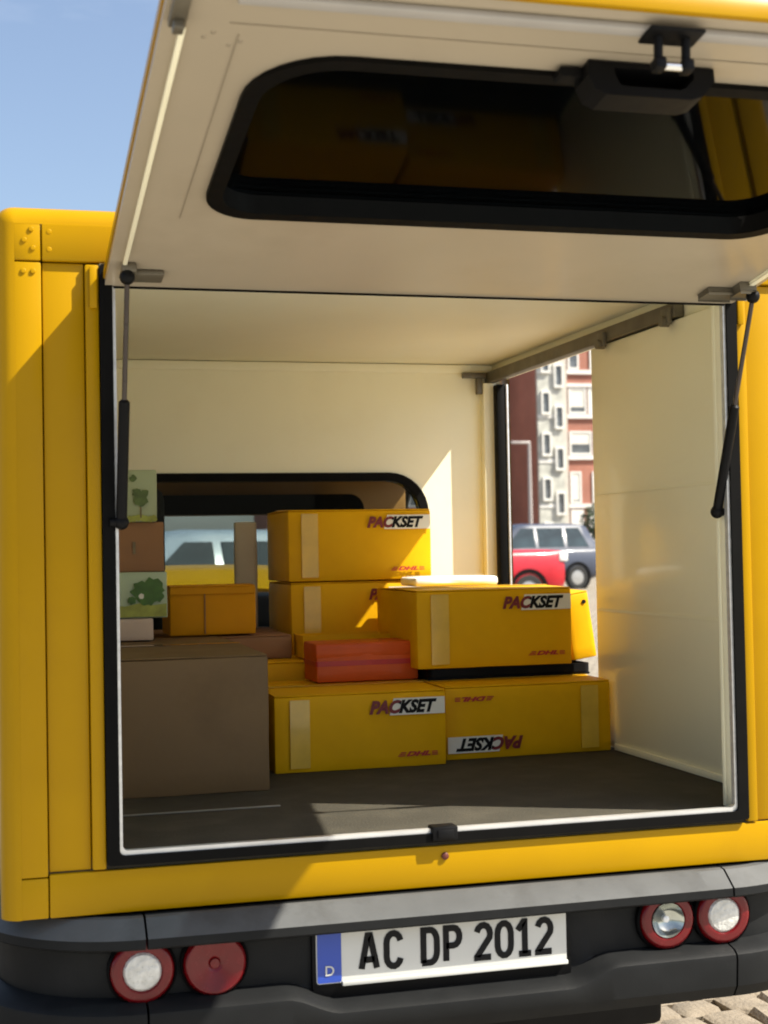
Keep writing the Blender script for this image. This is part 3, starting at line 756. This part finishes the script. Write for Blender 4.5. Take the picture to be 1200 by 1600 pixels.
Zp = .1995
packset('yellow printed carton on the floor beside the big brown box, carrying the red box', .698, 1.160, .880, FZ, FZ+Zp, .44, 0, 1)
packset('yellow printed carton standing upside down on the floor beside the right wall', 1.176, 1.664, .950, FZ, FZ+.197, .36, 1.2, 2, flip=True)
packset('yellow printed carton topped by a white slab standing for its sunlit lid, in front of the side door', 1.146, 1.610, 1.085, 1.168, 1.388, .43, 0, 3)
packset('yellow printed carton at the top of the rear stack, under the cab window seal', .880, 1.337, 1.560, 1.412, 1.632, .35, 0, 4)
packset('yellow printed carton directly under the topmost rear carton, behind the red box', .884, 1.337, 1.565, 1.186, 1.408, .35, .5, 5)
# black tray under the carton by the side door
t = thing('tray', 'flat black tray between the upside down yellow carton and the carton above it', 'tray', (1.42, 1.27, FZ+.197), local=True)
bm = bmesh.new(); box(bm, -.235, .255, -.16, .17, .0045, .012, .003); finish('tray_base', bm, M['black'], t)
bm = bmesh.new(); ring(bm, rrect(-.237, .257, -.162, .172, .02, 4), rrect(-.229, .249, -.154, .164, .015, 4), .0125, .0365, lambda a, b, d: Vector((a, b, d))); finish('tray_rim', bm, M['black'], t)
# tilted small yellow carton wedged right of it
t, w_, d, h = carton('narrow plain yellow carton tilted between the side door and the printed carton', 1.622, 1.697, 1.12, 1.178, 1.372, .26, 'carton_y', 3, None, seed=9, roll=-8)
bm = bmesh.new(); tube(bm, (.02, -d/2+.001, h-.03), (.02, -d/2-.004, h-.03), .006); finish('hand_hole', bm, M['ink'], t)
# long plain yellow-green box behind, carrying the rear stack
carton('low plain yellow carton under the rear stack of printed cartons, behind the red box', .66, 1.345, 1.345, FZ, 1.184, .60, 'carton_y', 0, None, seed=11)
# red box
t = thing('gift_box', 'flat red carton with a darker band lying on the yellow printed carton', 'carton', (1.020, 1.235, FZ+Zp+.004), local=True, rotz=R(.6))
bm = bmesh.new(); soft_box(bm, .298, .16, .108, .0012, 21, .007); finish('carton_body', bm, M['red_box'], t)
bm = bmesh.new(); ring(bm, rrect(-.1508, .1508, -.0822, .0822, .008, 4), rrect(-.1485, .1485, -.0795, .0795, .007, 4), .046, .060, lambda a, b, dd: Vector((a, b, dd))); finish('ribbon_band', bm, M['red_dark'], t)
bm = bmesh.new(); box(bm, -.150, .150, -.081, .081, .066, .1095, .006, 2); finish('box_lid', bm, M['red_box'], t)
# shallow yellow open carton behind the red box
t = thing('open_carton', 'shallow open yellow carton behind the red box in front of the rear stack', 'carton', (1.035, 1.43, 1.188), local=True)
bm = bmesh.new(); ring(bm, rrect(-.155, .135, -.055, .075, .004, 2), rrect(-.151, .131, -.051, .071, .003, 2), .004, .068, lambda a, b, dd: Vector((a, b, dd))); finish('carton_wall', bm, M['carton_y'], t)
bm = bmesh.new(); box(bm, -.150, .130, -.050, .070, .0005, .0039); finish('carton_base', bm, M['carton_y'], t)
bm = bmesh.new(); v = [bm.verts.new(p) for p in ((.132, -.05, .069), (.132, .03, .069), (.128, -.01, .112), (.1355, -.05, .069), (.1355, .03, .069), (.1315, -.01, .112))]
for f in ((0, 1, 2), (3, 5, 4), (0, 3, 4, 1), (1, 4, 5, 2), (2, 5, 3, 0)): bm.faces.new([v[i] for i in f])
finish('raised_flap', bm, M['carton_y'], t)
# big brown box
t, w_, d, h = carton('large brown cardboard box on the floor at the left of the opening', .245, .642, .640, FZ, 1.258, .86, 'brown', -.4, None, seed=31, amp=.004, tape='tape_b')
# reddish carton behind it
carton('reddish brown carton behind the large brown box, under the orange carton', .648, .86, 1.46, 1.186, 1.256, .34, 'brown2', 2, None, seed=33)
# orange yellow carton
t, w_, d, h = carton('plain orange yellow carton beside the leaf printed box, below the cab window', .505, .760, 1.475, 1.2625, 1.408, .2, 'carton_o', 0, None, seed=35)
bm = bmesh.new(); box(bm, -.027, -.0235, -d/2-.0064, -d/2-.0022, .004, h-.004); finish('carton_seam', bm, M['brown2'], t)
bm = bmesh.new(); box(bm, -w_/2+.001, w_/2-.001, -d/2-.0066, -d/2-.0024, h-.024, h-.004, .0004, 1); finish('front_flap', bm, M['carton_o'], t)
# grey beige tall carton by the window
carton('tall narrow grey beige carton standing beside the orange carton', 0.757, .826, 1.80, 1.262, 1.602, .05, 'greige', -4, None, seed=37, flaps=False)
# low shelf support is the reddish carton and a hidden one below it
carton('plain brown carton behind the large brown box, under the tall grey beige carton', .42, .875, 1.72, FZ, 1.258, .24, 'brown2', 0, None, seed=39)

# left stack of four boxes on the big brown box
SY = 1.30
def stack_box(label, x1, z0, z1, m, yaw, seed, w_=.30, d=.2):
    return carton(label, x1-w_, x1, SY, z0, z1, d, m, yaw, None, seed=seed, flaps=False)
t, w_, d, h = stack_box('small pale pink box lying on the large brown box, lowest in the left stack', .437, 1.2635, 1.325, 'pinkwhite', 0, 41)
t, w_, d, h = stack_box('pale green box printed with big dark leaves, above the pale pink box', .475, 1.3255, 1.455, 'leaf_card', 2, 43)
TF = lambda a, b, dd: Vector((w_/2 - a, -d/2 - .0062 - dd, b))
def leaf_blob(bm, cx, cz, r, seed, T, d0=0.0):
    rnd = random.Random(seed)
    pts = [(cx + r*(.75+.45*rnd.random())*math.cos(i*math.pi/8), cz + r*(.75+.45*rnd.random())*math.sin(i*math.pi/8)) for i in range(16)]
    prism(bm, pts, d0, d0+.0006, T)
bm = bmesh.new(); prism(bm, [(.004, .004), (.19, .004), (.19, .034), (.16, .040), (.12, .034), (.08, .042), (.04, .036), (.004, .040)], 0, .0005, TF); finish('grass_print', bm, M['grass_print'], t, smooth=0)
bm = bmesh.new()
for (a, b, r, s) in ((.040, .085, .030, 1), (.072, .075, .030, 2), (.056, .055, .022, 3), (.03, .062, .018, 4), (.10, .05, .012, 5)): leaf_blob(bm, a, b, r, s, TF, .0007 + .0002*s)
finish('leaf_print', bm, M['leaf'], t, smooth=0)
bm = bmesh.new(); leaf_blob(bm, .075, .062, .008, 9, TF, .0022); finish('blossom_print', bm, M['white_print'], t, smooth=0)
t, w_, d, h = stack_box('small brown cardboard box between two green printed boxes in the left stack', .470, 1.4555, 1.595, 'brown2', 0, 45)
bm = bmesh.new(); prism(bm, [(.08, .05), (.088, .05), (.088, .085), (.08, .085)], 0, .0006, lambda a, b, dd: Vector((w_/2-a, -d/2-.0062-dd, b))); finish('label_mark', bm, M['trunk_print'], t, smooth=0)
t, w_, d, h = stack_box('pale green box printed with small trees, topmost of the left stack', .458, 1.5955, 1.742, 'pale_green', -4, 47)
TF2 = lambda a, b, dd: Vector((w_/2 - a, -d/2 - .0062 - dd, b))
bm = bmesh.new()
for i in range(16): leaf_blob(bm, .008 + i*.011, .006 + .006*random.random(), .009, 60+i, TF2, .0002+.00005*i)
finish('grass_print', bm, M['grass_print'], t, smooth=0)
bm = bmesh.new()
for (a, s) in ((.045, .05), (.10, .04), (.16, .05)): prism(bm, [(a-.0025, .012), (a+.0025, .012), (a+.0015, s), (a-.0015, s)], .0012, .0016, TF2)
finish('trunk_print', bm, M['trunk_print'], t, smooth=0)
plf = mat('pale_leaf_print', (.09, .14, .04), .6, ns=40, na=.4)
for grp in (((.045, .065, .020, 1), (.055, .082, .013, 2), (.034, .08, .012, 3)), ((.10, .052, .015, 4),), ((.16, .066, .018, 5),), ((.065, .122, .010, 6),), ((.12, .115, .009, 7),)):
    bm = bmesh.new()
    for (a, b, r, s) in grp: leaf_blob(bm, a, b, r, 80+s, TF2, .0017+.0001*s)
    finish('leaf_print', bm, plf, t, smooth=0)
# white slab standing in for the sunlit carton top by the side door
t = thing('sunlit_top', 'flat white slab standing for the sunlit top of the yellow carton beside the side door', 'lit_top', (1.352, 1.43, 1.3935), local=True, rotz=R(0))
bm = bmesh.new(); soft_box(bm, .262, .17, .026, .004, 51, .008, 6); finish('lit_top_body', bm, M['lit_top'], t)
bm = bmesh.new(); box(bm, -.125, .125, .035, .038, .0285, .0298); finish('lit_top_seam', bm, M['greige'], t)

# ================================================================ things outside
def car(name, label, loc, rotz, paint, L=4.3, H=1.6, W=1.78, belt=.98, hatch=True, group=None, trunk=None, tail='red_lens'):
    t = thing(name, label, 'car', loc, local=True, rotz=rotz, group=group)
    hw = W/2
    # lower body stations: x, bottom, top, half width ; front is +x
    st = [(-L/2, .45, .80, hw*.80), (-L/2+.06, .34, belt-.02, hw*.92), (-L/2+.4, .26, belt, hw*.99), (-L*.2, .24, belt, hw), (L*.12, .24, belt-.02, hw), (L*.24, .24, belt-.03, hw*.99),
          (L*.36, .26, belt-.10, hw*.97), (L/2-.12, .30, belt-.24, hw*.90), (L/2, .42, .62, hw*.74)]
    bm = bmesh.new(); prev = None; first = None
    for x, zb, zt, h in st:
        sec = [(-h*.85, zb), (-h*.98, zb+.12), (-h, (zb+zt)/2), (-h*.985, zt-.10), (-h*.93, zt-.02), (-h*.7, zt+.012), (0, zt+.02)]
        sec = sec + [(-a, b) for a, b in sec[-2::-1]]
        rg = [bm.verts.new((x, a, b)) for a, b in sec]
        if prev:
            for k in range(len(rg)-1): bm.faces.new((prev[k], prev[k+1], rg[k+1], rg[k]))
            bm.faces.new((prev[-1], prev[0], rg[0], rg[-1]))
        else: first = rg
        prev = rg
    bm.faces.new(first); bm.faces.new(prev)
    finish('car_body', bm, M[paint], t, smooth=50)
    # greenhouse
    xr0, xr1 = (-L/2+.10, -L/2+.42) if hatch else (-L*.36, -L*.24)
    if trunk: xr0, xr1 = -L/2+trunk, -L/2+trunk+.5
    gs = [(xr0, belt-.02, belt, .86, .84), (xr1, belt-.02, H-.06, .92, .70), (xr1+.25, belt-.02, H-.005, .93, .70), (0, belt-.02, H, .93, .69), (L*.10, belt-.02, H-.04, .93, .68), (L*.27, belt-.04, belt+.0, .90, .84)]
    bm = bmesh.new(); prev = None; first = None
    for x, zb, zt, kb, kt in gs:
        hb, ht = hw*kb, hw*kt
        sec = [(-hb, zb), (-ht, max(zb+.01, zt-.05)), (-ht*.9, max(zb+.015, zt-.01)), (0, zt+.02)]
        sec = sec + [(-a, b) for a, b in sec[-2::-1]]
        rg = [bm.verts.new((x, a, b)) for a, b in sec]
        if prev:
            for k in range(len(rg)-1): bm.faces.new((prev[k], prev[k+1], rg[k+1], rg[k]))
        else: first = rg
        prev = rg
    bm.faces.new(first); bm.faces.new(prev)
    roof = finish('cabin', bm, M[paint], t, smooth=50)
    # side windows, both sides
    def sidept(s, x, f):   # f 0 at belt .. 1 at roof edge
        hb, ht = hw*.93, hw*.70; z = belt + .03 + (H-.13-belt)*f; y = hb + (ht-hb)*(z-belt+.02)/(H-.05-belt+.02)
        return Vector((x, s*(y+.008), z))
    for s in (-1, 1):
        for (a0, a1, b0, b1) in ((xr0+.34, xr1+.26, xr0+1.02, xr0+1.00), (xr0+1.12, xr0+1.10, xr0+1.92, xr0+1.90), (xr0+2.02, xr0+2.0, L*.20, L*.07)):
            bm = bmesh.new()
            q = [sidept(s, a0, .02), sidept(s, b0, .02), sidept(s, b1, .98), sidept(s, a1, .98)]
            o2 = [p + Vector((0, -s*.02, 0)) for p in q]
            A = [bm.verts.new(p) for p in q]; Bv = [bm.verts.new(p) for p in o2]
            bm.faces.new(A); bm.faces.new(Bv[::-1])
            for i in range(4): bm.faces.new((A[i], Bv[i], Bv[(i+1) % 4], A[(i+1) % 4]))
            finish('side_window', bm, M['car_glass'], t, smooth=0)
        for xw in (-L*.30, L*.315):
            bm = bmesh.new(); yo = s*(hw-.19)
            lathe(bm, (xw, yo, .32), (0, s, 0), [(.20, 0), (.30, 0), (.32, .03), (.32, .17), (.30, .20), (.20, .20)], 24); wl = finish('wheel', bm, M['tyre'], t)
            bm = bmesh.new(); lathe(bm, (xw, yo, .32), (0, s, 0), [(0, .19), (.08, .195), (.20, .185), (.20, .02), (0, .02)], 20); finish('rim', bm, M['rim'], t)
            bm = bmesh.new(); lathe(bm, (xw, s*(hw-.03), .34), (0, s, 0), [(.41, 0), (.41, .042), (.33, .040), (.33, 0)], 26); finish('wheel_arch', bm, M['black'], t)
        bm = bmesh.new(); box(bm, L/2-.36, L/2-.09, min(s*hw*.60, s*hw*.93), max(s*hw*.60, s*hw*.93), belt-.36, belt-.22, .03); finish('headlamp', bm, M['lamp_white'], t)
        bm = bmesh.new(); box(bm, -L/2-.005, -L/2+.18, min(s*hw*.70, s*hw*.955), max(s*hw*.70, s*hw*.955), belt-.22, belt-.05, .02); finish('tail_lamp', bm, M[tail], t)
        bm = bmesh.new(); box(bm, L*.20, L*.235, min(s*hw*.95, s*hw*1.10), max(s*hw*.95, s*hw*1.10), belt+.0, belt+.14, .02); finish('wing_mirror', bm, M[paint], t)
        bm = bmesh.new(); box(bm, -.45, -.30, min(s*hw*1.0, s*hw*1.015), max(s*hw*1.0, s*hw*1.015), belt-.16, belt-.13, .006); finish('door_handle', bm, M[paint], t)
    bm = bmesh.new()
    A = [bm.verts.new(p) for p in ((L*.245, -hw*.78, belt+.03), (L*.245, hw*.78, belt+.03), (L*.115, hw*.64, H-.06), (L*.115, -hw*.64, H-.06))]
    Bv = [bm.verts.new(v.co + Vector((.02, 0, .015))) for v in A]
    bm.faces.new(A); bm.faces.new(Bv[::-1])
    for i in range(4): bm.faces.new((A[i], Bv[i], Bv[(i+1) % 4], A[(i+1) % 4]))
    finish('windscreen', bm, M['car_glass'], t, smooth=0)
    bm = bmesh.new(); box(bm, L/2-.03, L/2+.015, -.26, .26, .42, .53, .01); finish('number_plate', bm, M['plate_white'], t)
    bm = bmesh.new(); box(bm, -L/2-.015, -L/2+.03, -.26, .26, .60, .71, .01); finish('number_plate', bm, M['plate_white'], t)
    return t

def at(u, v_, Yw):   # a photo direction -> point on the plane Y = Yw
    d = rt2*((u-600)/2264) + up2*(-(v_-800)/2264) + fw
    k = (Yw+2.81)/d.y
    return Vector((0, -2.81, 1.5)) + d*k
# grey-blue estate seen from the side, its tail to the right; red car nearer with its nose to the right
p = at(812, 850, 35); car('parked_car', 'blue grey tall car parked side on behind the red car, seen through the side door', (p.x, 35, gh(0, 35)), R(180+8), 'car_grey', L=4.35, H=1.80, W=1.8, belt=1.12)
p = at(700, 850, 24); car('parked_car', 'red car parked in front of the blue grey car, seen through side door', (p.x, 24, gh(0, 24)), R(180+5), 'car_red', L=4.3, H=1.5, belt=1.10, hatch=False, trunk=1.25, tail='lamp_white')  # white tail lamp colour stands in for a specular glint
# pale blue car ahead of the van, through the windscreen
p = at(325, 840, 11); car('parked_car', 'pale blue car parked ahead of the van, seen through the cab window', (p.x-.2, 11.5, gh(0, 11)), R(200), 'car_blue', L=4.2, H=1.58, belt=1.0)

# street lamp
p = at(829, 800, 60); t = thing('street_lamp', 'slender grey lamp post in front of the dark brick gable', 'street lamp', (p.x, 60, gh(0, 60)), local=True)
bm = bmesh.new(); tube(bm, (0, 0, 0), (0, 0, 6.0), .11, .07, 10); finish('pole', bm, M['pole'], t)
bm = bmesh.new(); box(bm, -.9, .05, -.07, .07, 5.98, 6.10, .03); finish('lamp_head', bm, M['pole'], t)

# brick apartment block
YB = 82.0; XC = at(838, 700, YB).x; XT = at(879, 700, YB).x; YG = 86.7; base = .37; HB = 16.2
bld = thing('apartment_building', 'red brick apartment block with a glazed stair strip beyond the parked cars', 'building', (XC+6, YB, base))
def bpart(name, x0, x1, y0, y1, z0, z1, m, parent=bld, bev=0):
    bm = bmesh.new(); box(bm, x0, x1, y0, y1, z0, z1, bev); return finish(name, bm, M[m], parent)
wall = bpart('brick_wall', XC, XC+22, YB, YB+11, base, HB, 'brick')
wing = bpart('side_wing', XC-16, XC-.001, YG, YB+11, base, HB-.02, 'brick')
bpart('roof', XC-.2, XC+22.2, YB-.2, YB+11.2, HB, HB+.35, 'facade_white')
zf = [base, 4.15, 6.95, 9.75, 12.55, 15.35]
# stair strip
stair = bpart('stair_tower', XC+.05, XT, YB-.25, YB-.001, base+.3, HB-.3, 'stair_glass')
for i, zz in enumerate((10.6, 8.0, 5.2, 2.4, 13.2)):
    for sx, dz in ((0, 0.0), (1, -.9)):
        x0 = XC+.25 + sx*(XT-XC)*.5; x1 = x0 + .62
        bm = bmesh.new(); ring(bm, rrect(x0, x1, zz+dz-.75, zz+dz+.75, .05, 2), rrect(x0+.11, x1-.11, zz+dz-.6, zz+dz+.6, .04, 2), YB-.42, YB-.252, id3)
        finish('stair_window_frame', bm, M['frame_white'], stair, smooth=0)
        bpart('stair_window_pane', x0+.115, x1-.115, YB-.33, YB-.30, zz+dz-.595, zz+dz+.595, 'win_glass', stair)
for zz in zf[1:]: bpart('floor_band', XC+.04, XT+.01, YB-.30, YB-.2525, zz-.12, zz+.12, 'frame_white', stair)
bpart('concrete_edge', XT+.01, XT+.32, YB-.12, YB-.001, base, HB-.2, 'concrete')
# windows of the main facade and of the wing
def window(x0, x1, z0, z1, y, parent, blind=.4):
    bm = bmesh.new(); ring(bm, rrect(x0, x1, z0, z1, .02, 1), rrect(x0+.12, x1-.12, z0+.12, z1-.12, .02, 1), y-.08, y-.002, id3)
    f = finish('window', bm, M['frame_white'], parent, smooth=0)
    return f
def wpane(x0, x1, z0, z1, y, parent, blind): 
    zm = z0 + (z1-z0)*(1-blind)
    if blind < 1: bpart('window_pane', x0+.12, x1-.12, y-.04, y-.003, z0+.12, zm, 'win_glass', parent)
    if blind > 0: bpart('window_blind', x0+.12, x1-.12, y-.045, y-.003, zm+.002, z1-.12, 'blind', parent)
for fl, (z0, z1) in enumerate(((4.3, 6.3), (7.35, 8.85), (9.95, 11.6), (12.75, 14.4))):
    x = XT+.45; k = 0
    while x < XC+21:
        wd = (.75, 1.5, 1.2)[(k+fl) % 3]
        f = window(x, x+wd, z0, z1, YB, bld); wpane(x, x+wd, z0, z1, YB, bld, (.9, .55, .75, .4, 1.0)[(k*2+fl) % 5])
        x += wd + (.12 if (k+fl) % 3 else .75); k += 1
    bpart('sill_band', XT+.34, XC+21.6, YB-.14, YB-.083 if False else YB-.001, z0-.30, z0-.04, 'facade_white')
    if fl >= 2: bpart('lintel_band', XT+.34, XC+21.6, YB-.13, YB-.001, z1+.04, z1+.26, 'facade_white')
x = XT+.45
while x < XC+20:
    bpart('ground_floor_panel', x, x+.85, YB-.10, YB-.001, base+.9, 3.9, 'facade_white'); x += 1.25
bpart('plinth', XC+.02, XC+22, YB-.06, YB-.0012, base, base+.86, 'concrete')
for fl, z0 in enumerate((4.3, 7.2, 10.0, 12.8)):
    for q in range(5):
        x1 = XC-.55-q*2.6; f = window(x1-1.3, x1, z0, z0+1.6, YG, wing); 
        bpart('window_pane', x1-1.18, x1-.12, YG-.04, YG-.003, z0+.12, z0+1.48, 'win_glass', wing)

# dark shrub tree behind the cars at the right
p = at(934, 830, 44)
t = thing('small_tree', 'small dark round tree beyond the blue grey car at the door panel edge', 'tree', (p.x, 44, gh(0, 44)), local=True)
bm = bmesh.new(); tube(bm, (0, 0, 0), (.03, .02, 1.3), .09, .06, 8); tube(bm, (.03, .02, 1.2), (.25, .1, 1.9), .04, .02, 6); tube(bm, (.03, .02, 1.2), (-.2, -.1, 1.9), .04, .02, 6); finish('trunk', bm, M['bark'], t)
bm = bmesh.new()
for i in range(900):
    while True:
        q = Vector((random.uniform(-1, 1), random.uniform(-1, 1), random.uniform(-1, 1)))
        if .25 < q.length < 1: break
    c = Vector((q.x*.62, q.y*.62, 1.95+q.z*.72)) * (1)
    a = Vector((random.uniform(-1, 1), random.uniform(-1, 1), random.uniform(-1, 1))).normalized()*.07; b = a.orthogonal().normalized()*.045
    bm.faces.new([bm.verts.new(c+a), bm.verts.new(c+b), bm.verts.new(c-a), bm.verts.new(c-b)])
finish('crown', bm, M['foliage'], t, smooth=0)
